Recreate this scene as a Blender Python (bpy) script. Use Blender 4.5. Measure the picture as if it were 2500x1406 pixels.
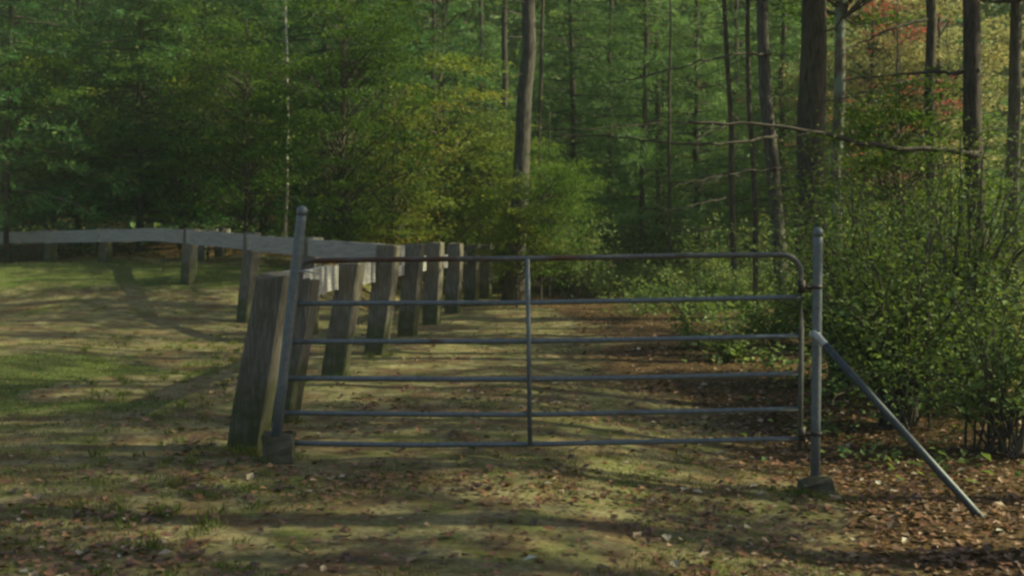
import bpy, math
import numpy as np
from math import radians as R
# ------------------------------------------------------------------ clear
for o in list(bpy.data.objects): bpy.data.objects.remove(o)
S = bpy.context.scene
COL = S.collection
rng = np.random.default_rng(7)

# ------------------------------------------------------------------ camera, sky, sun, exposure
EYE, F, HX, HY = 1.5, 3000.0, 1250.0, 590.0        # eye height, focal length in photo pixels, horizon row
cam_d = bpy.data.cameras.new('camera'); cam = bpy.data.objects.new('camera', cam_d); COL.objects.link(cam)
cam.location = (0, 0, EYE); cam.rotation_euler = (R(90), 0, 0)
cam_d.sensor_width = 36; cam_d.lens = 36*F/2500; cam_d.shift_y = -(703-HY)/2500
cam_d.clip_end = 1500
cam_d.dof.use_dof = True; cam_d.dof.focus_distance = 10.5; cam_d.dof.aperture_fstop = 2.8
S.camera = cam
SUN_EL, SUN_AZ = 38.0, 1.0        # azimuth of the direction TO the sun, from +X towards +Y
az, el = R(SUN_AZ), R(SUN_EL)
to_sun = (math.cos(az)*math.cos(el), math.sin(az)*math.cos(el), math.sin(el))
w = bpy.data.worlds.new('World'); S.world = w; w.use_nodes = True
nt = w.node_tree; bg = nt.nodes['Background']; sky = nt.nodes.new('ShaderNodeTexSky')
sky.sky_type = 'NISHITA'; sky.sun_disc = False; sky.sun_elevation = el; sky.sun_rotation = R(90) - az
sky.dust_density = 2.5
nt.links.new(sky.outputs[0], bg.inputs[0]); bg.inputs[1].default_value = 0.085
sd = bpy.data.lights.new('sun', 'SUN'); sd.energy = 5.0; sd.angle = R(0.5); sd.color = (1.0, 0.965, 0.62)
sun = bpy.data.objects.new('sun', sd); COL.objects.link(sun); sun.location = (20, 0, 30)
sun.rotation_euler = (R(90)-el, 0, az + R(90))
vs = S.view_settings; vs.view_transform = 'Standard'; vs.look = 'None'; vs.gamma = 1; vs.exposure = 0.72
S.cycles.filter_width = 2.5
S.cycles.max_bounces = 5; S.cycles.diffuse_bounces = 3; S.cycles.transmission_bounces = 3

def P(px, py, d):                   # photo pixel at distance d -> point
    return np.array([(px-HX)/F*d, d, EYE-(py-HY)/F*d])

# ------------------------------------------------------------------ materials
def newmat(name):
    m = bpy.data.materials.new(name); m.use_nodes = True
    n = m.node_tree; n.nodes.clear(); out = n.nodes.new('ShaderNodeOutputMaterial')
    return m, n, out
def N(n, t, **k):
    x = n.nodes.new(t)
    for a, b in k.items(): setattr(x, a, b)
    return x
def ramp(n, src, stops):
    r = N(n, 'ShaderNodeValToRGB'); n.links.new(src, r.inputs[0]); e = r.color_ramp.elements
    while len(e) > 1: e.remove(e[-1])
    e[0].position = stops[0][0]; e[0].color = (*stops[0][1], 1)
    for p, c in stops[1:]:
        q = e.new(p); q.color = (*c, 1)
    return r
def noise(n, scale, detail=4, rough=.6, vec=None, dist=0):
    x = N(n, 'ShaderNodeTexNoise'); x.inputs['Scale'].default_value = scale
    x.inputs['Detail'].default_value = detail; x.inputs['Roughness'].default_value = rough
    x.inputs['Distortion'].default_value = dist
    if vec is not None: n.links.new(vec, x.inputs['Vector'])
    return x
def mix(n, f, a, b, mode='MIX'):
    x = N(n, 'ShaderNodeMix', data_type='RGBA', blend_type=mode)
    for s, v in ((0, f), (6, a), (7, b)):
        if hasattr(v, 'is_output'): n.links.new(v, x.inputs[s])
        else: x.inputs[s].default_value = v if s == 0 else (*v, 1)
    return x.outputs[2]
def mathn(n, op, a, b=None, clamp=False):
    x = N(n, 'ShaderNodeMath', operation=op); x.use_clamp = clamp
    for s, v in ((0, a), (1, b)):
        if v is None: continue
        if hasattr(v, 'is_output'): n.links.new(v, x.inputs[s])
        else: x.inputs[s].default_value = v
    return x.outputs[0]
def coord(n, scale=None, out='Object'):
    t = N(n, 'ShaderNodeTexCoord'); v = t.outputs[out]
    if scale:
        mp = N(n, 'ShaderNodeMapping'); mp.inputs['Scale'].default_value = scale; n.links.new(v, mp.inputs[0]); v = mp.outputs[0]
    return v
def bump(n, h, strength, dist, bsdf):
    b = N(n, 'ShaderNodeBump'); b.inputs['Strength'].default_value = strength; b.inputs['Distance'].default_value = dist
    n.links.new(h, b.inputs['Height']); n.links.new(b.outputs[0], bsdf.inputs['Normal'])

def leaf_mat(name, stops, trans=.35, rough=.6, spec=.3, vary=.25, tc=(.16, .18, .01)):
    m, n, out = newmat(name)
    a = N(n, 'ShaderNodeAttribute', attribute_name='tint')
    oi = N(n, 'ShaderNodeObjectInfo')
    t = mathn(n, 'ADD', a.outputs['Fac'], mathn(n, 'MULTIPLY', mathn(n, 'SUBTRACT', oi.outputs['Random'], .5), vary), True)
    c = ramp(n, t, stops)
    p = N(n, 'ShaderNodeBsdfPrincipled'); p.inputs['Roughness'].default_value = rough
    p.inputs['Specular IOR Level'].default_value = spec
    n.links.new(c.outputs[0], p.inputs['Base Color'])
    tr = N(n, 'ShaderNodeBsdfTranslucent')
    n.links.new(mix(n, .5, c.outputs[0], tc), tr.inputs[0])
    mx = N(n, 'ShaderNodeMixShader'); mx.inputs[0].default_value = trans
    n.links.new(p.outputs[0], mx.inputs[1]); n.links.new(tr.outputs[0], mx.inputs[2]); n.links.new(mx.outputs[0], out.inputs[0])
    return m
def plain(name, c, rough=.7, metal=0, c2=None, sc=12, spec=.4, bstr=0, bd=.01, sc3=None):
    m, n, out = newmat(name)
    p = N(n, 'ShaderNodeBsdfPrincipled'); p.inputs['Roughness'].default_value = rough; p.inputs['Metallic'].default_value = metal
    p.inputs['Specular IOR Level'].default_value = spec
    v = coord(n, sc3)
    x = noise(n, sc, 6, .65, v)
    r = ramp(n, x.outputs[0], [(.32, c), (.68, c2 or c)])
    n.links.new(r.outputs[0], p.inputs['Base Color'])
    if bstr: bump(n, x.outputs[0], bstr, bd, p)
    n.links.new(p.outputs[0], out.inputs[0])
    return m

M = {}
M['hemlock'] = leaf_mat('hemlock_needles', [(0, (.020, .065, .016)), (.5, (.046, .135, .036)), (.85, (.095, .215, .060)), (1, (.20, .25, .045))], .4, tc=(.10, .22, .02))
M['pine'] = leaf_mat('pine_needles', [(0, (.045, .108, .032)), (.5, (.100, .200, .062)), (.85, (.17, .29, .105)), (1, (.21, .29, .07))], .45, tc=(.15, .25, .03))
M['green'] = leaf_mat('green_leaves', [(0, (.032, .082, .012)), (.5, (.072, .150, .022)), (.85, (.14, .22, .034)), (1, (.30, .28, .035))], .45, tc=(.16, .24, .02))
M['yellow'] = leaf_mat('yellowing_leaves', [(0, (.065, .120, .016)), (.5, (.125, .185, .026)), (.85, (.25, .26, .040)), (1, (.32, .20, .03))], .5, tc=(.21, .25, .03))
M['paleyellow'] = leaf_mat('pale_yellow_leaves', [(0, (.12, .16, .05)), (.5, (.30, .30, .12)), (1, (.46, .38, .13))], .4, tc=(.35, .33, .12))
M['red'] = leaf_mat('red_leaves', [(0, (.09, .12, .03)), (.4, (.20, .10, .05)), (.75, (.38, .085, .075)), (1, (.42, .22, .12))], .4, tc=(.42, .06, .06))
M['shrub'] = leaf_mat('shrub_leaves', [(0, (.055, .115, .022)), (.5, (.135, .225, .058)), (.9, (.25, .35, .12)), (1, (.36, .34, .08))], .5, .6, .25)
M['herb'] = leaf_mat('undergrowth_leaves', [(0, (.07, .14, .035)), (.5, (.14, .24, .07)), (.9, (.24, .33, .12)), (1, (.34, .34, .10))], .5)
M['litter'] = leaf_mat('fallen_leaf', [(0, (.045, .024, .011)), (.4, (.115, .056, .026)), (.62, (.20, .085, .036)), (.78, (.27, .16, .08)), (.92, (.40, .34, .24)), (1, (.52, .50, .42))], .1, .45, .5, 0)
M['farleaf'] = leaf_mat('distant_leaves', [(0, (.040, .105, .030)), (.5, (.085, .175, .055)), (.85, (.16, .24, .08)), (1, (.27, .27, .08))], .45)
M['grass'] = leaf_mat('grass_blades', [(0, (.05, .085, .012)), (.6, (.11, .15, .025)), (1, (.24, .22, .07))], .3)
M['twig'] = plain('twig_bark', (.045, .034, .024), .9, c2=(.10, .082, .062), sc=9)
def bark(name, a, b, lich=None, amount=.6):
    m, n, out = newmat(name)
    p = N(n, 'ShaderNodeBsdfPrincipled'); p.inputs['Roughness'].default_value = .9; p.inputs['Specular IOR Level'].default_value = .2
    v = coord(n, (9, 9, 1.6)); x = noise(n, 2.2, 8, .7, v, .4)
    c = ramp(n, x.outputs[0], [(.36, a), (.64, b)]).outputs[0]
    if lich:
        y = noise(n, 2.6, 5, .6, coord(n))
        c = mix(n, ramp(n, y.outputs[0], [(amount-.06, (0, 0, 0)), (amount+.04, (1, 1, 1))]).outputs[0], c, lich)
    n.links.new(c, p.inputs['Base Color']); bump(n, x.outputs[0], .9, .03, p); n.links.new(p.outputs[0], out.inputs[0])
    return m
M['bark'] = bark('pine_bark', (.030, .024, .018), (.10, .082, .062))
M['barkgrey'] = bark('grey_bark', (.040, .034, .027), (.13, .115, .095))
M['barklichen'] = bark('lichen_bark', (.06, .052, .040), (.17, .15, .12), (.20, .25, .20), .53)
M['barkpale'] = bark('pale_bark', (.30, .27, .23), (.48, .45, .40))

def wood_mat(name, moss):
    m, n, out = newmat(name)
    p = N(n, 'ShaderNodeBsdfPrincipled'); p.inputs['Roughness'].default_value = .85; p.inputs['Specular IOR Level'].default_value = .25
    v = coord(n, (26, 26, 2.0)); x = noise(n, 2.0, 8, .7, v, .3)
    c = ramp(n, x.outputs[0], [(.3, (.065, .055, .040)), (.5, (.135, .120, .092)), (.72, (.26, .24, .20))]).outputs[0]
    big = noise(n, 4.5, 4, .6, coord(n))
    c = mix(n, ramp(n, big.outputs[0], [(.40, (.0, .0, .0)), (.7, (.6, .6, .6))]).outputs[0], c, (.10, .088, .06))
    if moss:
        g = N(n, 'ShaderNodeSeparateXYZ'); n.links.new(coord(n), g.inputs[0])
        hgt = mathn(n, 'SUBTRACT', moss, g.outputs[2])
        f = mathn(n, 'MULTIPLY', mathn(n, 'ADD', hgt, mathn(n, 'MULTIPLY', mathn(n, 'SUBTRACT', big.outputs[0], .5), 1.3)), 3.0, True)
        c = mix(n, mathn(n, 'MULTIPLY', f, .8), c, (.052, .062, .016))
    n.links.new(c, p.inputs['Base Color']); bump(n, x.outputs[0], .7, .012, p); n.links.new(p.outputs[0], out.inputs[0])
    return m
M['post'] = wood_mat('mossy_weathered_timber', .68)
def plank_mat():
    m, n, out = newmat('weathered_plank')
    p = N(n, 'ShaderNodeBsdfPrincipled'); p.inputs['Roughness'].default_value = .75; p.inputs['Specular IOR Level'].default_value = .3
    x = noise(n, 2.0, 7, .65, coord(n, (1.2, 1.2, 26)), .2)
    c = ramp(n, x.outputs[0], [(.3, (.19, .185, .17)), (.7, (.40, .39, .36))]).outputs[0]
    n.links.new(c, p.inputs['Base Color']); bump(n, x.outputs[0], .5, .01, p); n.links.new(p.outputs[0], out.inputs[0])
    return m
M['plank'] = plank_mat()
def metal_mat(name, rust, base=(.135, .155, .157)):
    m, n, out = newmat(name)
    p = N(n, 'ShaderNodeBsdfPrincipled'); v = coord(n)
    x = noise(n, 30, 5, .6, v); y = noise(n, 2.2, 5, .6, v)
    c = ramp(n, x.outputs[0], [(.3, tuple(k*.75 for k in base)), (.7, tuple(k*1.25 for k in base))]).outputs[0]
    gx = N(n, 'ShaderNodeSeparateXYZ'); n.links.new(v, gx.inputs[0])
    yy = mathn(n, 'ADD', y.outputs[0], mathn(n, 'MULTIPLY', mathn(n, 'ADD', gx.outputs[0], 1.9), -.06 if rust < .6 else 0.))
    f = ramp(n, yy, [(rust-.05, (0, 0, 0)), (rust+.07, (1, 1, 1))]).outputs[0]
    c = mix(n, f, c, (.085, .040, .022))
    p.inputs['Metallic'].default_value = .35; p.inputs['Roughness'].default_value = .5
    n.links.new(c, p.inputs['Base Color']); bump(n, x.outputs[0], .25, .003, p); n.links.new(p.outputs[0], out.inputs[0])
    return m
M['galv'] = metal_mat('galvanised_tube', .68)
M['galvrust'] = metal_mat('rusty_tube', .52, (.11, .11, .10))
M['galvdark'] = metal_mat('shaded_galvanised_tube', .68, (.055, .066, .068))  # darker copy of the galvanised tube for the brace, shade put into the colour
M['steel'] = plain('bare_steel', (.26, .28, .27), .5, .4, (.42, .44, .42), 20)
M['deadwood'] = plain('dead_bough', (.035, .028, .020), .9, c2=(.085, .070, .052), sc=9)
M['dark'] = plain('dark_iron', (.04, .035, .03), .6, .4, (.08, .06, .05), 30)
M['concrete'] = plain('mossy_concrete', (.045, .045, .022), .95, c2=(.135, .12, .08), sc=7, bstr=.6, bd=.02)

# ------------------------------------------------------------------ mesh helpers
class MB:
    def __init__(s): s.v = []; s.f = []; s.t = []; s.m = []; s.sm = []; s.n = 0
    def add(s, v, f, tint=0., mat=0, smooth=False):
        v = np.asarray(v, float).reshape(-1, 3); f = np.asarray(f, int).reshape(-1, 4)
        s.v.append(v); s.f.append(f + s.n); s.n += len(v)
        s.t.append(np.broadcast_to(np.asarray(tint, float), (len(f),)))
        s.m.append(np.full(len(f), mat)); s.sm.append(np.full(len(f), smooth))
    def mesh(s, name, mats):
        v = np.concatenate(s.v); f = np.concatenate(s.f)
        me = bpy.data.meshes.new(name); nf = len(f)
        me.vertices.add(len(v)); me.vertices.foreach_set('co', v.astype(np.float32).ravel())
        me.loops.add(nf*4); me.loops.foreach_set('vertex_index', f.astype(np.int32).ravel())
        me.polygons.add(nf); me.polygons.foreach_set('loop_start', np.arange(0, nf*4, 4, dtype=np.int32))
        me.polygons.foreach_set('loop_total', np.full(nf, 4, dtype=np.int32))
        me.polygons.foreach_set('material_index', np.concatenate(s.m).astype(np.int32))
        me.polygons.foreach_set('use_smooth', np.concatenate(s.sm).astype(bool))
        me.update(calc_edges=True)
        at = me.attributes.new('tint', 'FLOAT', 'FACE'); at.data.foreach_set('value', np.concatenate(s.t).astype(np.float32))
        for m in mats: me.materials.append(m)
        return me
    def obj(s, name, mats, parent=None, loc=(0, 0, 0)):
        return link(name, s.mesh(name, mats if isinstance(mats, (list, tuple)) else [mats]), parent, loc)
def link(name, me, parent=None, loc=(0, 0, 0)):
    o = bpy.data.objects.new(name, me); COL.objects.link(o); o.location = loc
    if parent: o.parent = parent
    return o
def tag(o, label=None, cat=None, group=None, kind=None):
    for k, v in (('label', label), ('category', cat), ('group', group), ('kind', kind)):
        if v: o[k] = v
    return o
def empty(name, loc, label, cat, group=None, rz=0):
    o = bpy.data.objects.new(name, None); COL.objects.link(o); o.location = loc; o.rotation_euler = (0, 0, rz)
    o.empty_display_size = .3
    return tag(o, label, cat, group)

def tube(mb, pts, rad, n=8, tint=0., mat=0, cap=True, rough=0):
    pts = np.asarray(pts, float); k = len(pts); rad = np.broadcast_to(np.asarray(rad, float), (k,))
    T = np.gradient(pts, axis=0); T /= np.linalg.norm(T, axis=1)[:, None] + 1e-9
    ref = np.array([0, 0, 1.]) if abs(T[:, 2]).mean() < .8 else np.array([0, 1., 0])
    A = np.cross(T, ref); A /= np.linalg.norm(A, axis=1)[:, None] + 1e-9; B = np.cross(T, A)
    a = np.linspace(0, 2*np.pi, n, endpoint=False)
    rr = rad[:, None]*(1 + (rng.normal(0, rough, (k, n)) if rough else 0))
    ring = pts[:, None] + (A[:, None]*np.cos(a)[None, :, None] + B[:, None]*np.sin(a)[None, :, None])*rr[..., None] if rough else \
        pts[:, None] + (A[:, None]*np.cos(a)[None, :, None] + B[:, None]*np.sin(a)[None, :, None])*rad[:, None, None]
    v = ring.reshape(-1, 3); f = []
    for i in range(k-1):
        for j in range(n):
            q = (j+1) % n
            f.append((i*n+j, (i+1)*n+j, (i+1)*n+q, i*n+q))
    if cap and n % 2 == 0:
        for b, fl in ((0, 1), ((k-1)*n, 0)):
            for j in range(1, n-2, 2):
                q = (b, b+j, b+j+1, b+j+2) if j+2 < n else None
                if q: f.append(q if fl else q[::-1])
    mb.add(v, f, tint, mat, True)
def box(mb, c, s, rz=0, top=None, taper=0, jit=0, tint=0., mat=0, bev=.012):
    """block with chamfered edges: c = centre of base, s = sizes, top = xy offset of the top (lean)"""
    sx, sy, sz = s[0]/2, s[1]/2, s[2]; b = bev
    lay = []
    for z, e in ((0, b), (b, 0), (sz*.33, 0), (sz*.66, 0), (sz-b, 0), (sz, b)):
        x, y = sx-e, sy-e
        lay.append([(-x+b, -y), (x-b, -y), (x, -y+b), (x, y-b), (x-b, y), (-x+b, y), (-x, y-b), (-x, -y+b)])
    zs = [0, b, sz*.33, sz*.66, sz-b, sz]
    v = []; cr, sr = math.cos(rz), math.sin(rz)
    for L, z in zip(lay, zs):
        for x, y in L:
            x += rng.normal(0, jit); y += rng.normal(0, jit)
            X, Y = x*cr-y*sr, x*sr+y*cr
            if top is not None: X += top[0]*z/sz; Y += top[1]*z/sz
            v.append((c[0]+X, c[1]+Y, c[2]+z+(rng.normal(0, jit*2.2) if z > sz*.9 else 0)))
    f = []
    for i in range(5):
        for j in range(8):
            q = (j+1) % 8; f.append((i*8+j, i*8+q, (i+1)*8+q, (i+1)*8+j))
    for bse, fl in ((0, 1), (40, 0)):
        for q in ((0, 1, 2, 7), (7, 2, 3, 6), (6, 3, 4, 5)):
            q = tuple(bse+k for k in q); f.append(q[::-1] if fl else q)
    mb.add(v, f, tint, mat)
def leaves(mb, c, size, tint, flat=.5, aspect=.6, mat=0, dirs=None, seed=None):
    """one diamond-shaped leaf per centre"""
    c = np.asarray(c, float); n = len(c); g = rng
    size = np.broadcast_to(size, (n,))*g.uniform(.7, 1.25, n)
    nr = g.normal(0, 1, (n, 3)); nr[:, :2] *= (1-flat); nr[:, 2] = np.abs(nr[:, 2]) + flat
    nr /= np.linalg.norm(nr, axis=1)[:, None]
    d = g.normal(0, 1, (n, 3)) if dirs is None else dirs + g.normal(0, .35, (n, 3))
    d -= nr*(d*nr).sum(1)[:, None]; d /= np.linalg.norm(d, axis=1)[:, None] + 1e-9
    s = np.cross(nr, d)*(size*aspect*.5)[:, None]; l = d*(size*.5)[:, None]
    fold = nr*(size*.12)[:, None]
    v = np.stack([c-l, c+s-l*.1+fold, c+l, c-s-l*.1+fold], 1).reshape(-1, 3)
    mb.add(v, np.arange(n*4).reshape(-1, 4), tint, mat)
def needles(mb, c, dirs, length, width, tint, mat=0, spread=.55):
    n = len(c); d = dirs + rng.normal(0, spread, (n, 3)); d /= np.linalg.norm(d, axis=1)[:, None] + 1e-9
    s = np.cross(d, rng.normal(0, 1, (n, 3))); s /= np.linalg.norm(s, axis=1)[:, None] + 1e-9
    L = (length*rng.uniform(.7, 1.2, n))[:, None]; s = s*(width/2)
    v = np.stack([c, c+d*L*.5+s, c+d*L, c+d*L*.5-s], 1).reshape(-1, 3)
    mb.add(v, np.arange(n*4).reshape(-1, 4), tint, mat)
def sstep(a, b, x):
    t = np.clip((x-a)/(b-a), 0, 1); return t*t*(3-2*t)

# value noise for terrain and patches
_g = np.random.default_rng(99).uniform(-1, 1, (256, 256))
def vnoise(x, y, s):
    x = np.asarray(x)*s+1000; y = np.asarray(y)*s+1000; xi = np.floor(x).astype(int); yi = np.floor(y).astype(int)
    u = x-xi; v = y-yi; u = u*u*(3-2*u); v = v*v*(3-2*v); g = lambda a, b: _g[a % 256, b % 256]
    return (g(xi, yi)*(1-u)+g(xi+1, yi)*u)*(1-v)+(g(xi, yi+1)*(1-u)+g(xi+1, yi+1)*u)*v
def H(x, y):
    x = np.asarray(x, float); y = np.asarray(y, float)
    h = .035*vnoise(x, y, .35)+.018*vnoise(x, y, 1.1)+.008*vnoise(x, y, 3.)
    h = h - .27*sstep(-.3, 2.3, x)*(1-sstep(10, 18, y))
    h = h + .78*sstep(22.6, 27.5, y)*sstep(2.8, 5.2, -x) + .65*sstep(28, 38, y)*sstep(2, 6, -x)
    h = h + (.25*vnoise(x, y, .12)+.12*vnoise(x, y, .5))*sstep(3.2, 7, np.abs(x-.5)+np.maximum(0, y-34)*.5)*sstep(9, 20, y)
    h = h + 32*sstep(52, 115, y) + 10*sstep(50, 130, np.abs(x))
    return h
def path_mask(x, y):
    """1 on the packed sandy track, 0 in the wood"""
    right = 2.9+.35*vnoise(x*0, y, .5) + .0*y - .045*(y-9)*(y > 9) + (y < 8)*.1*(8-y)
    left = -2.6 - .02*y
    m = sstep(right+.9, right-.9, x)*sstep(40, 33, y)
    return m*np.where(y > 24, sstep(-5, -3.4, x), 1)
def litter_mask(x, y):
    e = 1.5 - .05*(y-8.6) + .8*vnoise(x, y, .6)
    return sstep(e-1.1, e+1.5, x)
def green_at(x, y):
    x0 = sstep(2.3, 3.4, -x)
    a = x0*sstep(9.5, 11.5, y)*sstep(19, 15, y)*sstep(.0, .4, vnoise(x, y, .55)+.3*vnoise(x, y, 1.9))
    b = sstep(4, 5, -x)*sstep(23.5, 26, y)*.75*sstep(-.7, .1, vnoise(x, y, .3))*sstep(33, 30, y)
    return np.clip(a+b+.5*sstep(.25, .6, vnoise(x+9, y, .5))*(np.abs(x) < 3)*sstep(9, 6, y), 0, 1)
def litter_at(x, y):
    return (1-(1-litter_mask(x, y))*path_mask(x, y))*(1-sstep(1.5, 2.6, -x)*sstep(33, 29.5, y))

# ------------------------------------------------------------------ the ground
def build_ground():
    nx, ny = 330, 460
    u = np.linspace(-1, 1, nx); xs = np.sinh(u*4.6)/math.sinh(4.6)*160
    t = np.linspace(0, 1, ny); ys = -45 + 0*t
    ys = np.concatenate([np.linspace(-60, 3, 24, endpoint=False), 3 + (np.exp(t[:ny-24]/t[ny-25]*3.6)-1)/(math.exp(3.6)-1)*190])
    X, Y = np.meshgrid(xs, ys); Z = H(X, Y)
    near = (1-sstep(20, 34, Y))
    Z = Z + near*(.006*vnoise(X, Y, 7.)+.004*vnoise(X, Y, 15.))
    v = np.stack([X, Y, Z], -1).reshape(-1, 3); ny = len(ys)
    i = np.arange(ny-1)[:, None]*nx + np.arange(nx-1)[None]; i = i.ravel()
    mb = MB(); mb.add(v, np.stack([i, i+1, i+nx+1, i+nx], 1), 0, 0, True)
    me = mb.mesh('ground', [])
    for nm, arr in (('green', green_at(X, Y)), ('litter', litter_at(X, Y)), ('path', path_mask(X, Y))):
        a = me.attributes.new(nm, 'FLOAT', 'POINT'); a.data.foreach_set('value', arr.astype(np.float32).ravel())
    m, n, out = newmat('woodland_ground')
    p = N(n, 'ShaderNodeBsdfPrincipled'); p.inputs['Roughness'].default_value = .95; p.inputs['Specular IOR Level'].default_value = .15
    v = coord(n)
    fine = noise(n, 22, 8, .72, v); mid = noise(n, 2.6, 6, .62, v, .3); big = noise(n, .75, 5, .6, v, .4)
    sand = ramp(n, fine.outputs[0], [(.3, (.125, .104, .046)), (.5, (.205, .178, .086)), (.7, (.32, .285, .155))]).outputs[0]
    mossc = ramp(n, fine.outputs[0], [(.3, (.050, .060, .012)), (.6, (.115, .128, .030)), (.8, (.19, .195, .065))]).outputs[0]
    brown = ramp(n, fine.outputs[0], [(.3, (.075, .046, .022)), (.7, (.19, .12, .062))]).outputs[0]
    lit = ramp(n, noise(n, 30, 6, .75, v).outputs[0], [(.3, (.026, .018, .008)), (.48, (.070, .044, .018)), (.6, (.125, .075, .032)), (.75, (.22, .16, .085))]).outputs[0]
    c = mix(n, ramp(n, mid.outputs[0], [(.45, (0, 0, 0)), (.62, (.85, .85, .85))]).outputs[0], sand, mossc)
    c = mix(n, ramp(n, big.outputs[0], [(.53, (0, 0, 0)), (.68, (.65, .65, .65))]).outputs[0], c, mossc)
    c = mix(n, ramp(n, noise(n, 1.7, 6, .7, v, .5).outputs[0], [(.47, (0, 0, 0)), (.60, (.9, .9, .9))]).outputs[0], c, brown)
    ga = N(n, 'ShaderNodeAttribute', attribute_name='green')
    gcol = ramp(n, fine.outputs[0], [(.3, (.035, .055, .010)), (.55, (.075, .105, .020)), (.8, (.15, .17, .05))]).outputs[0]
    gf = ramp(n, mathn(n, 'ADD', ga.outputs['Fac'], mathn(n, 'MULTIPLY', mathn(n, 'SUBTRACT', mid.outputs[0], .5), 1.2)), [(.35, (0, 0, 0)), (.7, (.85, .85, .85))]).outputs[0]
    c = mix(n, gf, c, gcol)
    a = N(n, 'ShaderNodeAttribute', attribute_name='litter')
    f = mathn(n, 'ADD', a.outputs['Fac'], mathn(n, 'MULTIPLY', mathn(n, 'SUBTRACT', noise(n, 3.5, 6, .7, v).outputs[0], .5), 1.6), False)
    f = ramp(n, f, [(.42, (0, 0, 0)), (.66, (1, 1, 1))]).outputs[0]
    c = mix(n, f, c, lit)
    n.links.new(c, p.inputs['Base Color']); bump(n, noise(n, 9, 8, .7, v).outputs[0], .8, .05, p); n.links.new(p.outputs[0], out.inputs[0])
    me.materials.append(m)
    tag(link('ground', me), kind='structure')
build_ground()

def scatter(n, x0, x1, y0, y1, power=1.0):
    """points in the view wedge, denser near the camera"""
    y = y0*(y1/y0)**rng.uniform(0, 1, n)**power
    x = rng.uniform(x0, x1, n)*y
    return x, y
def build_litter():
    mb = MB(); x, y = scatter(150000, -.5, .5, 4.2, 45, .9)
    m = litter_at(x, y)
    keep = rng.uniform(0, 1, len(x)) < (.11 + .34*sstep(-.1, .5, vnoise(x+40, y, .9)+.4*vnoise(x, y, 3.1)) + .95*np.clip(m, 0, 1)*(.5+.5*(vnoise(x, y, 1.7) > -.35)))*np.where(x < -3, .4, 1)
    keep &= rng.uniform(0, 1, len(x)) < np.where((y > 14) & (x < 4), .35, .62)
    x, y = x[keep], y[keep]; z = H(x, y)+rng.uniform(.006, .03, len(x))
    s = rng.uniform(.024, .064, len(x))*(1+.018*y)
    leaves(mb, np.stack([x, y, z], 1), s, rng.beta(2.0, 2.3, len(x)), .72, .75)
    tag(mb.obj('fallen_leaves', M['litter']), kind='stuff')
    mb = MB(); x, y = scatter(170000, -.48, .48, 4.2, 36, .9)
    g = vnoise(x, y, .8)+.6*vnoise(x, y, 2.3)
    keep = (g > .25) & (litter_mask(x, y) < .45) & (rng.uniform(0, 1, len(x)) < .5)
    bank = (x < -4) & (y > 24) & (y < 31)
    keep |= bank & (rng.uniform(0, 1, len(x)) < .7)
    keep |= (rng.uniform(0, 1, len(x)) < green_at(x, y)*.8)
    x, y = x[keep], y[keep]; n = len(x)
    c = np.stack([x, y, H(x, y)-.002], 1)
    needles(mb, c, np.tile([0, 0, 1.], (n, 1)), .030*(1+.02*y), .007*1, rng.uniform(0, 1, n), spread=.6)
    tx = list(rng.uniform(-.36, -.20, 200)*9); ty = [rng.uniform(5, 20) for _ in tx]
    for i in range(len(tx)): tx[i] = tx[i]*ty[i]/9
    for bx, by in ((-1.93, 8.8), (-1.86, 8.75), (-1.62, 8.55), (2.0, 8.4), (2.15, 8.35), (-1.9, 10.2), (-1.95, 13.7), (-1.8, 16.1), (-1.7, 19.6)):
        for _ in range(6): tx.append(bx+rng.normal(0, .13)); ty.append(by+rng.normal(-.06, .08))
    for X, Y in zip(tx, ty):
        k = int(rng.integers(16, 40)); q = np.stack([X+rng.normal(0, .03, k), Y+rng.normal(0, .03, k), np.zeros(k)], 1); q[:, 2] = H(q[:, 0], q[:, 1])-.004
        needles(mb, q, np.tile([0, 0, 1.], (k, 1)), rng.uniform(.04, .085), .007, np.clip(rng.uniform(.2, .9)+rng.normal(0, .15, k), 0, 1), spread=.38)
    tag(mb.obj('short_grass', M['grass']), kind='stuff')
    # undergrowth along the wood's edge: low herbs and seedlings nobody could count
    mb = MB(); n = 9000
    x = rng.uniform(-30, 30, n); y = rng.uniform(9.2, 48, n)
    edge = (1-path_mask(x, y))
    keep = (edge > .6) & (vnoise(x, y, .45) > -.15) & ~((x < -3) & (y > 29) & (rng.uniform(0, 1, n) < .8)) & ~((x < -2.6) & (y < 30)) & (np.abs(x) < .46*y+1)
    x, y = x[keep], y[keep]; z = H(x, y)
    for X, Y, Z in zip(x, y, z):
        k = int(rng.integers(22, 46)); h = rng.uniform(.15, .75)*(.35 if Y < 14 else .5 if Y < 20 else 1); r = rng.uniform(.15, .42)
        cc = np.stack([X+rng.normal(0, r, k), Y+rng.normal(0, r, k), Z+rng.uniform(.02, h, k)], 1)
        leaves(mb, cc, rng.uniform(.07, .12), np.clip(rng.uniform(.1, .8)+rng.normal(0, .18, k), 0, 1), .5, .6)
    tag(mb.obj('undergrowth', M['herb']), kind='stuff')
    # far wood, one mass up the hillside
    mb = MB()
    for i in range(3000):
        Y = rng.uniform(50, 92); X = rng.uniform(-.56, .56)*Y; z0 = float(H(X, Y)); Z = z0 + rng.uniform(0, 1)**.9*17
        k = int(rng.integers(60, 110)); r = rng.uniform(.8, 1.7)
        cc = np.stack([X+rng.normal(0, r, k), Y+rng.normal(0, r, k), Z+rng.normal(0, r*.4, k)], 1)
        leaves(mb, cc, rng.uniform(.34, .46), np.clip(rng.beta(2, 2.6)+rng.normal(0, .14, k), 0, 1), .3, .6)
    tag(mb.obj('distant_woodland', M['farleaf']), kind='stuff')
build_litter()

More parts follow.
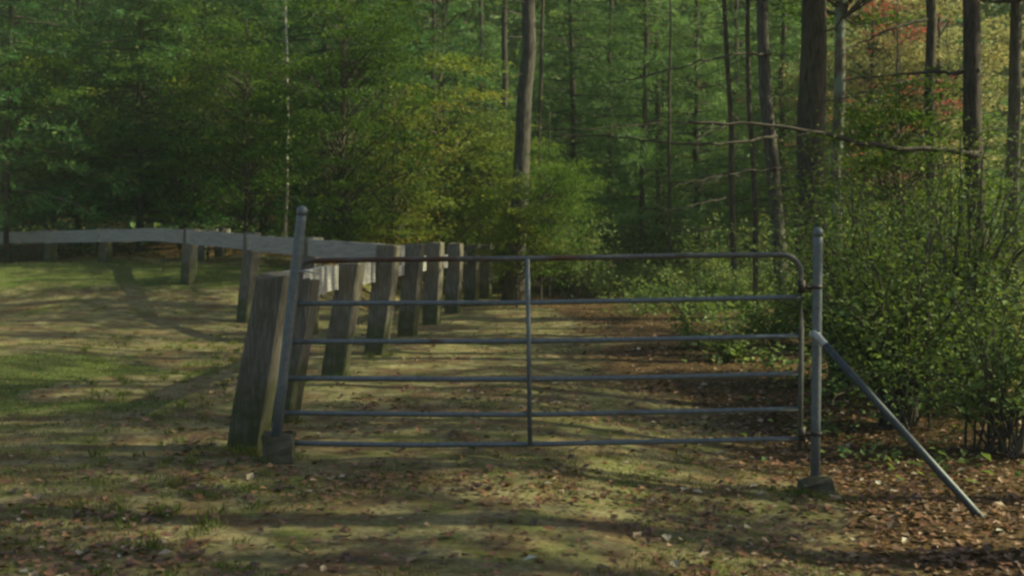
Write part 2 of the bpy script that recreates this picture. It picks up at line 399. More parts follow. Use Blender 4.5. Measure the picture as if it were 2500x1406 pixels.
# ------------------------------------------------------------------ timber posts and fences
def timber(px0, py0, px1, py1, d, w, name='post', parent=None, origin=None, rz=-.16, depth=None, snow=None):
    """square post from base pixel (px0,py0) to top pixel (px1,py1), all at distance d"""
    b = P(px0, py0, d); t = P(px1, py1, d); g = float(H(b[0], b[1]))
    lean = (t[0]-b[0]); zb = min(b[2], g) - .12
    full = t[2]-zb
    lx = lean*full/(t[2]-b[2]); bx = b[0]-(lx-lean)
    mb = MB(); box(mb, (0, 0, 0), (w, depth or w*.92, full), rz+rng.normal(0, .03), (lx, .03), jit=.005, bev=.016)
    loc = np.array([bx, b[1], zb])
    if origin is not None: loc = loc-origin
    o = mb.obj(name, M['post'], parent, loc)
    return o, np.array([bx, b[1], zb]), lx, full
# post 1 : stands alone beside the latch pole
o, _, _, _ = timber(604, 1092, 672, 671, 8.9, .235, 'wooden_post', rz=-.18)
tag(o, 'thick leaning timber post, mossy below, just left of the latch pole', 'post')

def plank(mb, a, b, hgt, th, segs=1):
    """board on edge between two top-edge points"""
    a = np.array(a, float); b = np.array(b, float); d = b-a; L = np.linalg.norm(d[:2]); nrm = np.array([-d[1], d[0], 0])/L*th/2
    dn = np.array([0, 0, -hgt]); v = []; k = 7
    for i in range(k):
        c = a+d*i/(k-1)+np.array([0, 0, rng.normal(0, .004)])
        v += [c-nrm, c+nrm, c+nrm+dn, c-nrm+dn]
    f = []
    for i in range(k-1):
        for j in range(4):
            q = (j+1) % 4; f.append((i*4+j, (i+1)*4+j, (i+1)*4+q, i*4+q))
    f += [(0, 1, 2, 3), tuple((k-1)*4+q for q in (3, 2, 1, 0))]
    mb.add(v, f)
rowA = [(684, 1030, 738, 682, 10.3), (818, 915, 860, 640, 13.8), (917, 868, 950, 600, 16.2), (994, 818, 1013, 596, 19.7),
        (1053, 790, 1063, 593, 22.5), (1105, 765, 1112, 594, 25.7), (1150, 742, 1155, 597, 29.6), (1184, 731, 1187, 598, 32.5)]
org = np.array([-1.9, 10.3, 0.])
fa = empty('wooden_fence', org, 'timber fence of thick leaning posts running away behind the gate beside the track', 'fence')
cent = []
for i, (a, b, c, e, d) in enumerate(rowA):
    o, base, lx, full = timber(a, b, c, e, d, .25+.008*i, 'post', fa, org, rz=-.16-.02*i)
    top = P(c, e, d); cent.append((base, lx, full, top))
for i in range(len(cent)-1):
    def at_h(k, z):
        base, lx, full, top = cent[k]; t = (z-base[2])/full
        return np.array([base[0]+lx*t-.165, base[1], z])
    a, b = at_h(i, 1.24), at_h(i+1, 1.24); dd = (b-a); a = a - dd*(.02 if i else .03); b = b - dd*.005
    if i == 0: a = a + dd*.02
    mb = MB(); plank(mb, a-org, b-org, .27, .055); mb.obj('rail', M['plank'], fa)
# fence B : long rail crossing the left side
orgB = np.array([-1.6, 17.6, 0.])
fb = empty('wooden_fence', orgB, 'long weathered board fence crossing the left verge and rising to the far left', 'fence')
B0 = P(984, 600, 17.6); Bd = np.array([-7.25, 11.2, .42])
B1_ = None
def Bp(t):
    return B0+Bd*t if t <= TB else B0+Bd*TB+(t-TB)*BE
def t_at(px):
    k = (px-HX)/F; return (k*B0[1]-B0[0])/(Bd[0]-k*Bd[1])
TB = t_at(400); BE = (P(20, 566, 31)-(B0+Bd*TB))*2
_t = t_at
def t_at(px): return _t(px) if px >= 400 else TB+(400-px)/380*.5
cuts = [0, t_at(752), t_at(612), t_at(462), t_at(400), t_at(255), t_at(120), t_at(-30)]
for i in range(len(cuts)-1):
    mb = MB(); plank(mb, Bp(cuts[i])-orgB, Bp(cuts[i+1]-.004)-orgB+np.array([0, 0, -.012*(i % 2)]), .285, .06); mb.obj('rail', M['plank'], fb)
for px0, px1 in ((752, 762), (598, 613), (460, 463), (255, 257), (120, 121), (-25, -25)):
    t = t_at(px1); tp = Bp(t)+np.array([.10, .17, .03]); g = float(H(tp[0], tp[1]))
    d = tp[1]; pyb = HY+(EYE-g)*F/d; pyt = HY+(EYE-tp[2])*F/d
    timber(px0, pyb, px1+3, pyt, d, .25, 'post', fb, orgB, rz=-.5)
# fence C : short return behind
orgC = np.array([-7.6, 30., .8])
fc = empty('wooden_fence', orgC, 'short far fence section with two posts seen under the left end of the long rail', 'fence')
for a, b, c, e, d in ((494, 657, 496, 566, 30.3), (538, 651, 539, 554, 31.6)):
    timber(a, b, c, e, d, .24, 'post', fc, orgC, rz=-.3)
mb = MB(); plank(mb, P(478, 562, 29.6)-orgC, P(560, 558, 32.6)-orgC, .2, .06); mb.obj('rail', M['plank'], fc)

# ------------------------------------------------------------------ tube gate
D = 8.57
gate = empty('farm_gate', P(1955, 1100, D), 'six bar galvanised tube gate with rusty top bar closed across the track', 'gate')
gorg = np.array(gate.location)
def pts(l, d=D, off=0): return np.array([P(x, y, d+off)-gorg for x, y in l])
def smooth(l, k=24):
    l = np.asarray(l, float); t = np.linspace(0, 1, len(l)); s = np.linspace(0, 1, k)
    return np.stack([np.interp(s, t, l[:, j]) for j in range(l.shape[1])], 1)
rt = .0185
arc = [(1910+46*math.sin(a), 622+50*(1-math.cos(a))) for a in np.linspace(0, math.pi/2, 9)]
arcl = [(757-20*math.sin(a), 637+22*(1-math.cos(a))) for a in np.linspace(math.pi/2, 0, 7)]
mb = MB(); tube(mb, pts([(676, 1075), (700, 900), (722, 740)]+arcl+[(900, 634), (1290, 631), (1500, 628), (1700, 624)]+arc+[(1957, 800), (1955, 950), (1952, 1098)]), rt, 12)
mb.obj('frame', M['galvrust'], gate)
bars = [[(722, 741), (1290, 739), (1600, 733), (1957, 725)], [(706, 834), (1290, 833), (1600, 828), (1950, 820)],
        [(696, 923), (1290, 926), (1600, 921), (1950, 912)], [(686, 1007), (1000, 1011), (1290, 1012), (1600, 1006), (1950, 998)],
        [(676, 1080), (1000, 1086), (1290, 1084), (1600, 1078), (1950, 1070)]]
for i, l in enumerate(bars):
    mb = MB(); tube(mb, smooth(pts(l), 20), rt*.95, 12)
    r = mb.obj('rail', M['galv'], gate)
mb = MB(); mid = np.array([P(1288, 632, D-.03), P(1291, 850, D-.03), P(1294, 1084, D-.03)])-gorg
tube(mb, mid, .016, 10); mb.obj('stile', M['galv'], gate)
for (y, s) in ((700, 1), (1058, 1)):       # hinges joining the end of the gate to the hinge post
    mb = MB(); tube(mb, pts([(1957, y), (1974, y+2), (1990, y)], D-.005), .014, 8); c = P(1957, y, D)-gorg
    tube(mb, [c-[0, 0, .045], c+[0, 0, .045]], rt+.009, 12)
    mb.obj('hinge', M['dark'], gate)

def cap_pole(pxb, pyb, pxt, pyt, d, r, mat, parent, org):
    b = P(pxb, pyb, d); t = P(pxt, pyt, d); u = (t-b)/np.linalg.norm(t-b)
    L = np.linalg.norm(t-b); q = [b-u*.1]+[b+u*L*k for k in (.25, .5, .75, .93)]
    mb = MB(); tube(mb, np.array(q+[t-u*r])-org, r, 16); mb.obj('pole', mat, parent)
    mb = MB(); a = np.linspace(0, math.pi/2, 7)
    pp = [t-u*(r+.03), t-u*r*1.0]+[t-u*r*1.0+u*r*1.05*math.sin(x) for x in a[1:]]
    rr = [r*1.07, r*1.07]+[max(r*1.07*math.cos(x), .002) for x in a[1:]]
    tube(mb, np.array(pp)-org, np.array(rr), 16); mb.obj('cap', mat, parent)
    return b, t
# latch pole, left
lo = P(680, 1105, 8.5)
lp = empty('latch_pole', lo, 'leaning blue grey steel pole with domed cap at the left end of the gate', 'pole'); lo = np.array(lp.location)
cap_pole(674, 1070, 739, 503, 8.46, .036, M['galv'], lp, lo)
mb = MB(); box(mb, P(681, 1110, 8.46)-lo-[0, 0, .05], (.205, .20, .19), .1, jit=.009, bev=.012); mb.obj('concrete_footing', M['concrete'], lp)
mb = MB(); c = P(733, 662, 8.46)-lo
tube(mb, smooth(np.array([c+[0, -.04, 0], c+[.05, -.045, .003], c+[.10, -.02, -.012], c+[.12, .07, -.014]]), 10), .007, 6)
mb.obj('latch_hook', M['steel'], lp)
# hinge post, right
ho = P(1990, 1205, 8.5)
hp = empty('hinge_post', ho, 'upright galvanised steel hinge post in a concrete block with a diagonal brace', 'post'); ho = np.array(hp.location)
cap_pole(1990, 1175, 1997, 555, 8.5, .034, M['galv'], hp, ho)
mb = MB(); box(mb, P(1989, 1212, 8.5)-ho-[0, 0, .04], (.215, .20, .165), .05, jit=.010, bev=.012); mb.obj('concrete_footing', M['concrete'], hp)
for y in (700, 1058):
    mb = MB(); c = P(1993, y, 8.5)-ho; tube(mb, [c-[0, 0, .012], c+[0, 0, .012]], .042, 16); mb.obj('band', M['dark'], hp)
a = P(1990, 815, 8.40); b = P(2428, 1300, 7.75); b2 = b+(b-a)*.12
mb = MB(); tube(mb, np.array([a+(b2-a)*k for k in (.03, .3, .5, .75, 1)])-ho, .027, 12)
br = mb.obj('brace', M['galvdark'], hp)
mb = MB(); tube(mb, np.array([a+(b-a)*k for k in (-.015, 0, .015, .03, .05, .06)])-ho, [.012, .024, .029, .027, .0285, .0285], 12); mb.obj('bracket', M['steel'], br)
mb = MB(); tube(mb, [P(1990, 818, 8.5)-ho-[0, 0, .022], P(1990, 818, 8.5)-ho+[0, 0, .022]], .040, 16); mb.obj('clamp', M['steel'], hp)

# ------------------------------------------------------------------ trees
def wander(a, b, k=10, amp=.06):
    a = np.array(a, float); b = np.array(b, float); t = np.linspace(0, 1, k)[:, None]
    L = np.linalg.norm(b-a); w = np.cumsum(rng.normal(0, amp*L/k, (k, 3)), 0); w -= w[0]; w -= t*w[-1]
    return a+(b-a)*t+w
def conifer_crown(name, h0, h1, rad, mat, nb=46, nl=.13, nw=.016, per=7, seed=0, step=.16, droop=.1, top=.25):
    global rng; keep = rng; rng = np.random.default_rng(seed); mb = MB(); C, Dr, Tn = [], [], []
    for i in range(nb):
        u = (i+rng.uniform(0, 1))/nb; z = h0+(h1-h0)*u; L = rad*(1-(1-top)*u**1.2)*rng.uniform(.6, 1.1)
        az = i*2.39996+rng.normal(0, .3); e = np.array([math.cos(az), math.sin(az), 0]); sd_ = np.array([-e[1], e[0], 0])
        s = np.linspace(0, 1, 7)[:, None]; up = .28*(1-u)*0+rng.uniform(-.05, .22)
        line = e*s*L+np.array([0, 0, 1])*(z+L*(up*s-(droop+up*.3)*s**2))
        tube(mb, line, np.linspace(.035, .006, 7)*(L/3+.3), 4, 0, 1, False)
        ct = rng.beta(1.1, 1.3)
        for q in np.arange(.18, 1.0, .28/L):
            c0 = e*q*L+np.array([0, 0, z+L*(up*q-(droop+up*.3)*q*q)])
            for sg in (-1, 1):
                tl = (1.02-q)*L*.42*rng.uniform(.6, 1.2)+.12
                td = e*.75+sd_*sg*rng.uniform(.6, 1.0)+np.array([0, 0, rng.normal(-.05, .22)]); td /= np.linalg.norm(td)
                m = max(2, int(tl/step)); ss = (np.arange(m)+.6)/m*tl
                c = c0+td*ss[:, None]+rng.normal(0, .03, (m, 3)); C.append(c); Dr.append(np.tile(td, (m, 1)))
                Tn.append(np.clip(ct+rng.normal(0, .22)+.1*ss/tl, 0, 1)*np.ones(m))
    C = np.repeat(np.concatenate(C), per, 0); Dr = np.repeat(np.concatenate(Dr), per, 0); Tn = np.repeat(np.concatenate(Tn), per)
    needles(mb, C+rng.normal(0, .035, C.shape), Dr, nl, nw, np.clip(Tn*.75+rng.normal(.1, .1, len(Tn)), 0, 1), 0, .6)
    rng = keep
    return mb.mesh(name, [mat, M['twig']])
def leafy_crown(name, h0, h1, rad, mat, clumps=90, per=110, size=.085, seed=0, sig=.34, flatz=.32, shape='egg', stems=True):
    global rng; keep = rng; rng = np.random.default_rng(seed); mb = MB(); zc = (h0+h1)/2
    for i in range(clumps):
        for _ in range(30):
            p = rng.uniform(-1, 1, 3)
            r = np.linalg.norm(p)
            if shape == 'dome' and p[2] < 0: r = np.linalg.norm(p[:2])*1.0
            if .35 < r < 1: break
        c = np.array([p[0]*rad, p[1]*rad, zc+p[2]*(h1-h0)/2])
        az = rng.uniform(0, 6.28); ev = np.array([math.cos(az), math.sin(az), rng.normal(-.1, .1)])
        k = int(per*rng.uniform(.5, 1.5)); a = rng.normal(0, sig*1.25, k)
        cc = c+ev*a[:, None]+rng.normal(0, sig*.55, (k, 3))*np.array([1, 1, flatz])
        leaves(mb, cc, size, np.clip(rng.beta(2, 2)+rng.normal(0, .13, k), 0, 1), .45, .6)
        if stems:
            r0 = np.array([0, 0, max(h0*(1.02 if h0 > 5 else .7), c[2]-np.linalg.norm(c[:2])*rng.uniform(.6, 1.1))])
            tube(mb, wander(r0, c, 6, .25), np.linspace(.024, .004, 6)*(rad/2)**.5, 4, 0, 1, False)
    rng = keep
    return mb.mesh(name, [mat, M['twig']])

CR = {}
CR['hem1'] = conifer_crown('crown', .9, 11, 3.4, M['hemlock'], 120, .20, .034, 6, 11, .2, .16, .35)
CR['hem2'] = conifer_crown('crown', .8, 10, 3.1, M['hemlock'], 110, .20, .034, 6, 12, .2, .2, .35)
CR['pine1'] = conifer_crown('crown', .9, 9.5, 2.9, M['pine'], 84, .26, .026, 8, 21, .22, .03, .3)
CR['pine2'] = conifer_crown('crown', 1.2, 10, 2.8, M['pine'], 80, .26, .026, 8, 22, .22, .06, .3)
CR['pinehigh'] = conifer_crown('crown', 8.6, 15, 2.6, M['pine'], 20, .2, .03, 6, 23, .3, .05)
CR['oakhigh'] = leafy_crown('crown', 6.0, 12.5, 3.4, M['green'], 28, 140, .15, 31, .44)
CR['oaktall'] = leafy_crown('crown', 9.5, 18, 3.6, M['green'], 24, 140, .16, 34, .50)
CR['oakhigh2'] = leafy_crown('crown', 7.5, 13, 2.8, M['green'], 20, 140, .15, 32, .42)
CR['green'] = leafy_crown('crown', 1.0, 6.2, 2.0, M['green'], 130, 95, .10, 41)
CR['green2'] = leafy_crown('crown', .8, 7.5, 2.3, M['green'], 150, 100, .11, 42)
CR['yellow'] = leafy_crown('crown', .9, 5.2, 1.6, M['yellow'], 100, 95, .095, 43)
CR['yellow2'] = leafy_crown('crown', .5, 3.2, 1.0, M['yellow'], 60, 85, .085, 44, .26)
CR['pale'] = leafy_crown('crown', 2.0, 8.5, 2.4, M['paleyellow'], 100, 80, .13, 45)
CR['red'] = leafy_crown('crown', 2.8, 7.6, 1.7, M['red'], 24, 60, .11, 46)

def trunk_mesh(base, top, r0, r1, mat, stubs=0, k=14, seed=1, h_lo=1.2, h_hi=7.5, sl=1.6):
    mb = MB(); L = wander((0, 0, -.25), np.array(top)-np.array(base), k, .035)
    rr = np.linspace(r0, r1, k); rr[0] *= 1.35
    tube(mb, L, rr, 12, 0, 0, True, .035)
    H_ = top[2]-base[2]
    for i in range(stubs):
        z = rng.uniform(h_lo, h_hi); t = z/H_; c = np.array([np.interp(z, L[:, 2], L[:, j]) for j in range(3)])
        az_ = rng.uniform(0, 6.28); ln = rng.uniform(.4, 1)*sl
        e = c+np.array([math.cos(az_)*ln, math.sin(az_)*ln, rng.normal(.0, .16)*ln])
        W = wander(c, e, 8, .16); W[:, 2] -= np.linspace(0, 1, 8)**2*.1*ln
        tube(mb, W, np.linspace(.011, .003, 8), 4, 0, 1, False)
        for _ in range(3):
            q = W[int(rng.integers(3, 7))]; ee = q+np.array([rng.normal(0, .25), rng.normal(0, .25), rng.normal(.0, .12)])
            tube(mb, wander(q, ee, 4, .2), np.linspace(.005, .002, 4), 4, 0, 1, False)
    return mb.mesh('trunk', [mat, M['twig']])
def tree(name, pxt, pxb, d, wpx, matk, crown, label, cat='tree', group=None, height=14, crot=None, cs=1.0, stubs=0, ytop=0, czs=None, sl=1.6, X=None):
    r = wpx*d/F/2
    if X is None: b = P(pxb, 0, d); X = b[0]; lean = (pxt-pxb)/F*d
    else: lean = rng.normal(0, .3)
    g = float(H(X, d)); base = np.array([X, d, g])
    vis = EYE+(HY-ytop)/F*d-g          # height at which the trunk leaves the top of the frame
    top = base+np.array([lean*height/vis, rng.normal(0, .2), height])
    t = empty(name, base, label, cat, group)
    link('trunk', trunk_mesh(base, top, r*1.12, r*.42, M[matk], stubs, sl=sl), t)
    if crown:
        c = link('crown', CR[crown], t)
        c.rotation_euler = (0, 0, rng.uniform(0, 6.28) if crot is None else crot); c.scale = (cs, cs, czs or cs)
        tm = .5 if not crown.endswith('high') else .8
        c.location = ((top-base)[0]*tm*.8, (top-base)[1]*tm*.8, 0)
    return t, base, top
def bough(t, base, l, d0, d1, r0, name='branch', twigs=5, mat='deadwood'):
    """bare branch through photo points, from distance d0 at the trunk to d1 at its tip"""
    mb = MB(); k = len(l); q = np.array([P(x, y, d0+(d1-d0)*i/(k-1)) for i, (x, y) in enumerate(l)])-np.array(base)
    q = smooth(q, 22); q[1:-1] += rng.normal(0, .012, (20, 3)); tube(mb, q, np.linspace(r0*1.3, r0*.4, 22), 6)
    for _ in range(twigs):
        i = int(rng.integers(4, 21)); ln = rng.uniform(.25, .8)
        e = q[i]+(q[-1]-q[0])/np.linalg.norm(q[-1]-q[0])*ln*.7+np.array([0, rng.normal(0, .3)*ln, rng.normal(0, .45)*ln])
        tube(mb, wander(q[i], e, 6, .22), np.linspace(r0*.3, .002, 6), 4)
    return mb.obj(name, M[mat], t)

# --- trunks one can tell apart in the photograph
tree('pine_tree', 1288, 1250, 30.5, 42, 'barkgrey', 'pinehigh', 'tall bare grey trunk rising at the centre behind the small yellow green sapling', stubs=4)
tree('pine_tree', 1328, 1322, 36, 11, 'bark', 'pinehigh', 'thin straight dark trunk just right of the tall grey trunk at the centre', stubs=6)
tree('pine_tree', 1240, 1232, 44, 19, 'bark', 'pinehigh', 'dark far trunk glimpsed just left of the tall grey trunk at the centre', height=16)
tree('birch_tree', 698, 698, 33.0, 7, 'barkpale', 'oakhigh2', 'slender pale trunk standing in the dark foliage above the latch pole', height=12)
tree('birch_tree', 1084, 1080, 35.5, 6, 'barkgrey', 'oakhigh2', 'very thin grey trunk above the far end of the timber posts', height=11)
tree('pine_tree', 1603, 1605, 38, 17, 'bark', 'pinehigh', 'leftmost and thickest of the close dark trunks beyond the middle of the top bar', stubs=6)
tree('pine_tree', 1622, 1621, 38.6, 6, 'bark', None, 'thinnest middle stem of the close dark trunks beyond the middle of the top bar', height=9)
tree('pine_tree', 1636, 1630, 35, 9, 'bark', None, 'rightmost of the close dark trunks beyond the middle of the top bar', height=11, stubs=4)
t7 = tree('pine_tree', 1765, 1797, 27.5, 14, 'bark', 'pinehigh', '', stubs=14, sl=2.0)
t7[0]['label'] = 'slim dark trunk leaning slightly left beyond the right part of the gate'
t8 = tree('pine_tree', 1826, 1843, 23.7, 13, 'bark', 'oakhigh2', 'slim dark trunk just right of the slightly leaning one beyond the gate', stubs=10, sl=1.6)
t4 = tree('pine_tree', 1872, 1916, 21, 34, 'barkgrey', 'pinehigh', 'medium grey brown trunk with a sunlit right edge beyond the right end of the gate', stubs=12, sl=2.)
t5 = tree('pine_tree', 2000, 1984, 24, 76, 'bark', 'pinehigh', 'very thick dark trunk behind the hinge post', stubs=6, cs=1.15)
t5b = tree('oak_tree', 2050, 2034, 26.5, 30, 'barklichen', 'oakhigh', 'lichen covered grey trunk touching the right side of the very thick dark trunk')
t6 = tree('pine_tree', 2269, 2276, 20, 28, 'bark', 'oakhigh', 'straight brown trunk at the right, its bare branches crossing the red leaves', stubs=10, sl=1.8)
t14 = tree('pine_tree', 2392, 2400, 16.5, 46, 'bark', 'pinehigh', 'dark trunk near the right edge carrying the longest bare bough across the view', stubs=6)
tree('oak_tree', 2465, 2470, 24, 34, 'barkgrey', 'oakhigh', 'grey trunk at the far right edge behind the shrubs', stubs=4)
bough(t14[0], t14[1], [(2392, 376), (2300, 366), (2200, 362), (2100, 350), (2000, 325), (1930, 313), (1850, 300), (1760, 303), (1680, 297)], 16.5, 15.2, .034, twigs=12)
bough(t14[0], t14[1], [(2392, 170), (2330, 180), (2260, 178), (2170, 183), (2060, 197)], 16.5, 17.5, .026)
bough(t6[0], t6[1], [(2269, 48), (2190, 66), (2110, 100), (2050, 128)], 20, 19, .022)
bough(t6[0], t6[1], [(2270, 190), (2190, 205), (2100, 232), (1985, 252)], 20, 19.3, .022)
bough(t6[0], t6[1], [(2271, 262), (2200, 292), (2120, 322), (2050, 330)], 20, 19, .016)
bough(t6[0], t6[1], [(2272, 322), (2180, 332), (2090, 338)], 20, 21, .014)
bough(t4[0], t4[1], [(1882, 132), (1800, 132), (1700, 155), (1560, 192), (1480, 205)], 21, 19.5, .022, twigs=9)
bough(t4[0], t4[1], [(1896, 332), (1830, 345), (1720, 352), (1610, 350), (1480, 330), (1350, 335)], 21, 19, .024, twigs=12)
bough(t8[0], t8[1], [(1836, 300), (1760, 305), (1650, 300), (1540, 305), (1400, 318)], 23.7, 22, .018, twigs=10)
bough(t4[0], t4[1], [(1905, 410), (1820, 418), (1740, 432), (1640, 455)], 21, 20, .016, twigs=9)
bough(t7[0], t7[1], [(1780, 480), (1700, 500), (1620, 515)], 27.5, 26, .014, twigs=6)
bough(t5[0], t5[1], [(1990, 90), (2040, 70), (2070, 20), (2080, -30)], 24, 23, .02, twigs=3)

# --- conifers with low boughs : left wall
hem = [(20, 31, 'hem2', 'at the far left edge'), (190, 35, 'hem1', 'second from the left edge'), (345, 33, 'hem2', 'above the left end of the long rail'),
       (500, 36, 'hem1', 'above the two far fence posts'), (640, 38.5, 'hem2', 'behind and left of the slender pale trunk'), (790, 36, 'hem1', 'behind the green sapling right of the slender pale trunk'), (930, 40, 'hem2', 'behind the sapling above the middle of the timber posts'),
       (1060, 42, 'hem1', 'behind the very thin grey trunk')]
for px, d, c, where in hem:
    tree('hemlock_tree', px, px, d, 15, 'bark', c, 'dark dense hemlock ' + where, cat='tree', height=14)
pn = [(1175, 46, 'pine1', 'behind the tall grey trunk at the centre'), (1395, 38, 'pine2', 'just right of the thin straight centre trunk'), (1490, 42, 'pine1', 'left of the close dark trunks'),
      (1570, 37, 'pine2', 'in front of and left of the close dark trunks'), (1700, 39, 'pine1', 'between the close dark trunks and the slim leaning trunk'), (1800, 46, 'pine2', 'behind the two slim dark trunks'), (1905, 37, 'pine1', 'behind the medium grey brown trunk'),
      (1990, 45, 'pine2', 'behind the very thick dark trunk'), (1290, 50, 'pine2', 'far behind the tall grey trunk at the centre'), (2360, 46, 'pine2', 'behind the straight brown trunk at the right')]
for px, d, c, where in pn:
    tree('pine_tree', px, px, d, 16, 'bark', c, 'soft green young pine ' + where, height=14, stubs=0)
# --- leafy saplings
tree('maple_tree', 838, 830, 29, 8, 'bark', 'green2', 'leafy green sapling right of the slender pale trunk', height=6.5)
tree('maple_tree', 600, 600, 31, 8, 'bark', 'green', 'dark green sapling left of the slender pale trunk', height=6, cs=1.0)
tree('maple_tree', 440, 440, 33, 8, 'bark', 'green2', 'dark green sapling above the left end of the long rail', height=6.5, cs=.9)
tree('maple_tree', 130, 130, 32, 8, 'bark', 'green', 'green sapling near the far left edge', height=6.5)
tree('beech_tree', 1075, 1072, 34.3, 9, 'bark', 'yellow', 'yellow green sapling spreading above the far timber posts', height=6.5, cs=1.35)
tree('beech_tree', 960, 960, 30.5, 8, 'bark', 'yellow', 'olive yellow sapling behind the middle timber posts', height=5, cs=.95)
tree('beech_tree', 1262, 1262, 28.4, 6, 'bark', 'yellow2', 'small pale yellow green sapling at the foot of the tall grey trunk', height=3.3, cs=.95)
tree('beech_tree', 1195, 1200, 35., 6, 'bark', 'yellow', 'olive leaved sapling in front of and left of the tall grey trunk', height=5.4, cs=1.02)
tree('maple_tree', 1315, 1320, 29, 6, 'bark', 'green', 'green sapling covering the foot of the tall grey trunk on its right', height=4, cs=.62)
tree('maple_tree', 2200, 2195, 17.5, 6, 'bark', 'green', 'leafy sapling rising above the shrubs right of the hinge post', height=4.2, cs=.66)
tree('maple_tree', 1345, 1340, 33, 6, 'bark', 'green', 'small green sapling right of the tall grey trunk', height=5, cs=.7)
tree('maple_tree', 2125, 2120, 34, 12, 'barkgrey', 'pale', 'pale yellow tree glowing behind the branches at the upper right')
tree('maple_tree', 2230, 2235, 39, 10, 'barkgrey', 'pale', 'pale yellow tree right behind the red tinged maple', height=11, cs=1.1)
tree('maple_tree', 2290, 2300, 35, 12, 'barkgrey', 'pale', 'pale yellow tree behind the straight brown trunk at the right', cs=1.2)
tree('maple_tree', 2185, 2180, 31, 9, 'barkgrey', 'red', 'red leaved maple between the thick dark trunk and the straight brown trunk', height=8)
tree('maple_tree', 1850, 1850, 48, 9, 'barkgrey', 'red', 'far red tinged maple behind the two slim trunks', height=8)

# --- shrubs
def shrub(name, X, Y, w_, h, label, seed, mat='shrub', n=30, per=130, size=.055, stem=True, group=None):
    global rng; keep = rng; rng = np.random.default_rng(seed)
    g = float(H(X, Y)); t = empty(name, (X, Y, g), label, 'shrub', group); mb = MB(); ms = MB()
    for i in range(n):
        a_ = rng.uniform(0, 6.28); rr = math.sqrt(rng.uniform(0, 1)); tip = np.array([math.cos(a_)*rr*w_*rng.uniform(.7, 1.45), math.sin(a_)*rr*w_, h*rng.uniform(.12, 1)*(1-.25*rr*rr)])
        root = np.array([rng.normal(0, .1), rng.normal(0, .1), -.05]); m_ = root*.4+tip*.6+np.array([0, 0, h*.12])
        line = smooth(np.array([root, (root+m_)/2+[0, 0, h*.1], m_, tip]), 14)+rng.normal(0, .015, (14, 3))
        tube(ms, line, np.linspace(.012, .003, 14)*(h/1.5)**.5, 5)
        k = int(per*rng.uniform(.35, 1.1)); s = rng.uniform(.3, 1.03, k)
        c = np.stack([np.interp(s*13, np.arange(14), line[:, j]) for j in range(3)], 1)+rng.normal(0, .11*(h/1.5)**.5, (k, 3))*np.array([1, 1, .7])
        c[:, 2] = np.maximum(c[:, 2], .04)
        leaves(mb, c, size*rng.uniform(.75, 1.35, k), np.clip(np.clip(rng.beta(1.2, 1.3)+rng.normal(0, .2, k), 0, 1), 0, 1), .4, .58)
    rng = keep
    if stem: ms.obj('stems', M['twig'], t)
    mb.obj('foliage', M[mat], t)
    return t
def pxs(px, d): return (px-HX)/F*d
shrub('shrub', pxs(2190, 11.5), 11.5, 1.15, 2.75, 'tall leafy shrub with arching stems behind the diagonal brace', 1, n=60, per=170, size=.058)
shrub('shrub', pxs(2065, 14), 14, 1.05, 3.1, 'broad leafy green shrub directly behind the hinge post', 2, n=60, per=150)
shrub('shrub', pxs(2350, 13.2), 13.2, 1.4, 3.2, 'dense green shrub at the right behind the tall arching one', 3, n=66, per=160)
shrub('shrub', pxs(2440, 10.2), 10.2, .9, 1.8, 'leafy shrub at the right edge beside the foot of the brace', 4, n=34, per=140)
shrub('shrub', pxs(1700, 17.2), 17.2, .32, .62, 'small upright green plant standing in leaf litter behind the right half of the gate', 5, n=16, per=46, size=.06)
shrub('shrub', pxs(1790, 16), 16, .45, .5, 'low green plant just left of the hinge end of the gate', 6, n=18, per=50, size=.06)
shrub('shrub', pxs(1880, 17.5), 17.5, .6, .8, 'knee high green shrub seen through the right end of the gate', 7, n=24, per=70, size=.06)
shrub('shrub', pxs(1245, 35), 35, .55, .95, 'small bright green bush at the far end of the timber fence', 8, 'herb', 26, 70, .08)
shrub('shrub', pxs(1680, 30), 28, 1.5, 1.2, 'pale green bush at the wood edge right of the track', 9, 'herb', 34, 80, .08)
shrub('shrub', pxs(1500, 34), 34, 1.5, 1.3, 'green bush below the close dark trunks where the track ends', 10, 'herb', 40, 80, .085)
shrub('shrub', pxs(1385, 38), 38, 1.3, 1.1, 'green bush closing the far end of the track', 11, 'herb', 36, 80, .085)
shrub('shrub', pxs(1830, 27), 27, 1.2, 1.2, 'pale green bush around the slim dark trunks', 12, 'herb', 34, 80, .08)
shrub('shrub', pxs(1400, 33), 32, 1.3, 2.6, 'tall pale green bush beyond the track left of the close dark trunks', 14, 'herb', 46, 80, .095)
shrub('shrub', pxs(1560, 36), 36, 1.6, 3.0, 'tall pale green bush behind the feet of the close dark trunks', 15, 'herb', 50, 80, .10)
shrub('shrub', pxs(1740, 31), 31, 1.3, 2.4, 'tall pale green bush left of the foot of the leaning slim trunk', 16, 'herb', 44, 80, .09)
shrub('shrub', pxs(1880, 30), 30, 1.3, 2.2, 'pale green bush behind the medium grey brown trunk', 17, 'herb', 44, 80, .09)
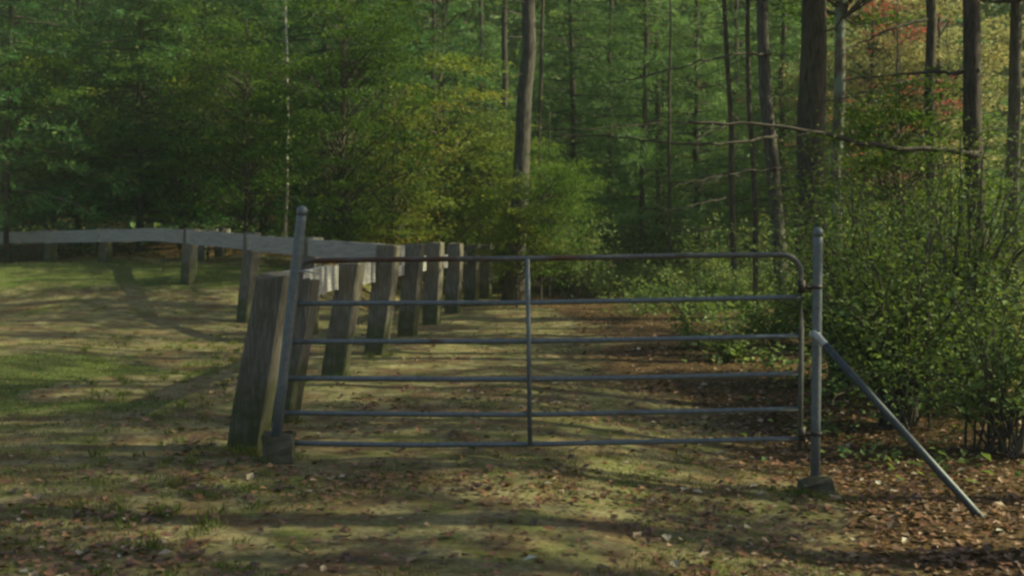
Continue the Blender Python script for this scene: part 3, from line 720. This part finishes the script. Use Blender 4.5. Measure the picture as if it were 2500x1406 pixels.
shrub('shrub', pxs(2210, 17), 17, 1.3, 2.4, 'leafy green bush deep behind the tall arching shrub', 18, 'herb', 50, 100, .07)
shrub('shrub', pxs(2020, 18), 17.6, .9, 1.7, 'pale leaved bush far behind the hinge post', 19, 'herb', 36, 90, .07)
shrub('shrub', pxs(1960, 20), 20, .9, 1.3, 'green bush at the foot of the medium grey brown trunk', 13, 'shrub', 34, 90, .065)

# --- trees of the same wood standing to the right of the view; they shade the track
shade = [(9.0, 4.9, 'oakhigh2'), (12.0, 8.4, 'oaktall'), (14.5, 13.5, 'oaktall'), (9.6, 19.5, 'pinehigh'), (13.0, 24.0, 'oaktall'), (12.2, 27.5, 'oaktall'), (17.5, 10.1, 'oaktall'), (10.4, 10.6, 'oakhigh2'), (15.0, 5.0, 'oaktall'), (11.8, 16, 'oakhigh2'), (17.5, 12.5, 'pinehigh'),
         (13.5, 19.5, 'oakhigh2'), (11.5, 1.5, 'pinehigh'), (6.4, 7.0, 'pinehigh'), (10.2, 3.0, 'oakhigh2'), (7.5, 12.6, 'pinehigh'), (12.8, 6.2, 'oakhigh2'), (6.0, 4.2, 'oakhigh2')]
for i, (x, y, c) in enumerate(shade):
    tree('oak_tree' if c[0] == 'o' else 'pine_tree', 0, 0, y, .34*F/y, 'barkgrey', c, 'tall tree of the wood standing to the right of the gate area', group='trees to the right of the gate', X=x, height=18 if c == 'oaktall' else 14, cs=1.0)
for _ in range(1):
    hz = MB(); v = [(x, y, z) for z in (-2.5, 45) for x, y in ((-100, -30), (100, -30), (100, 118), (-100, 118))]
    hz.add(v, [(0, 3, 2, 1), (4, 5, 6, 7), (0, 1, 5, 4), (1, 2, 6, 5), (2, 3, 7, 6), (3, 0, 4, 7)])
    m, n, out = newmat('haze'); pv = N(n, 'ShaderNodeVolumePrincipled'); pv.inputs['Density'].default_value = 0.0010
    pv.inputs['Color'].default_value = (.75, .92, .70, 1); n.links.new(pv.outputs[0], out.inputs['Volume'])
    tag(hz.obj('haze', m), kind='stuff')
print('faces', sum(len(m.polygons) for m in bpy.data.meshes))
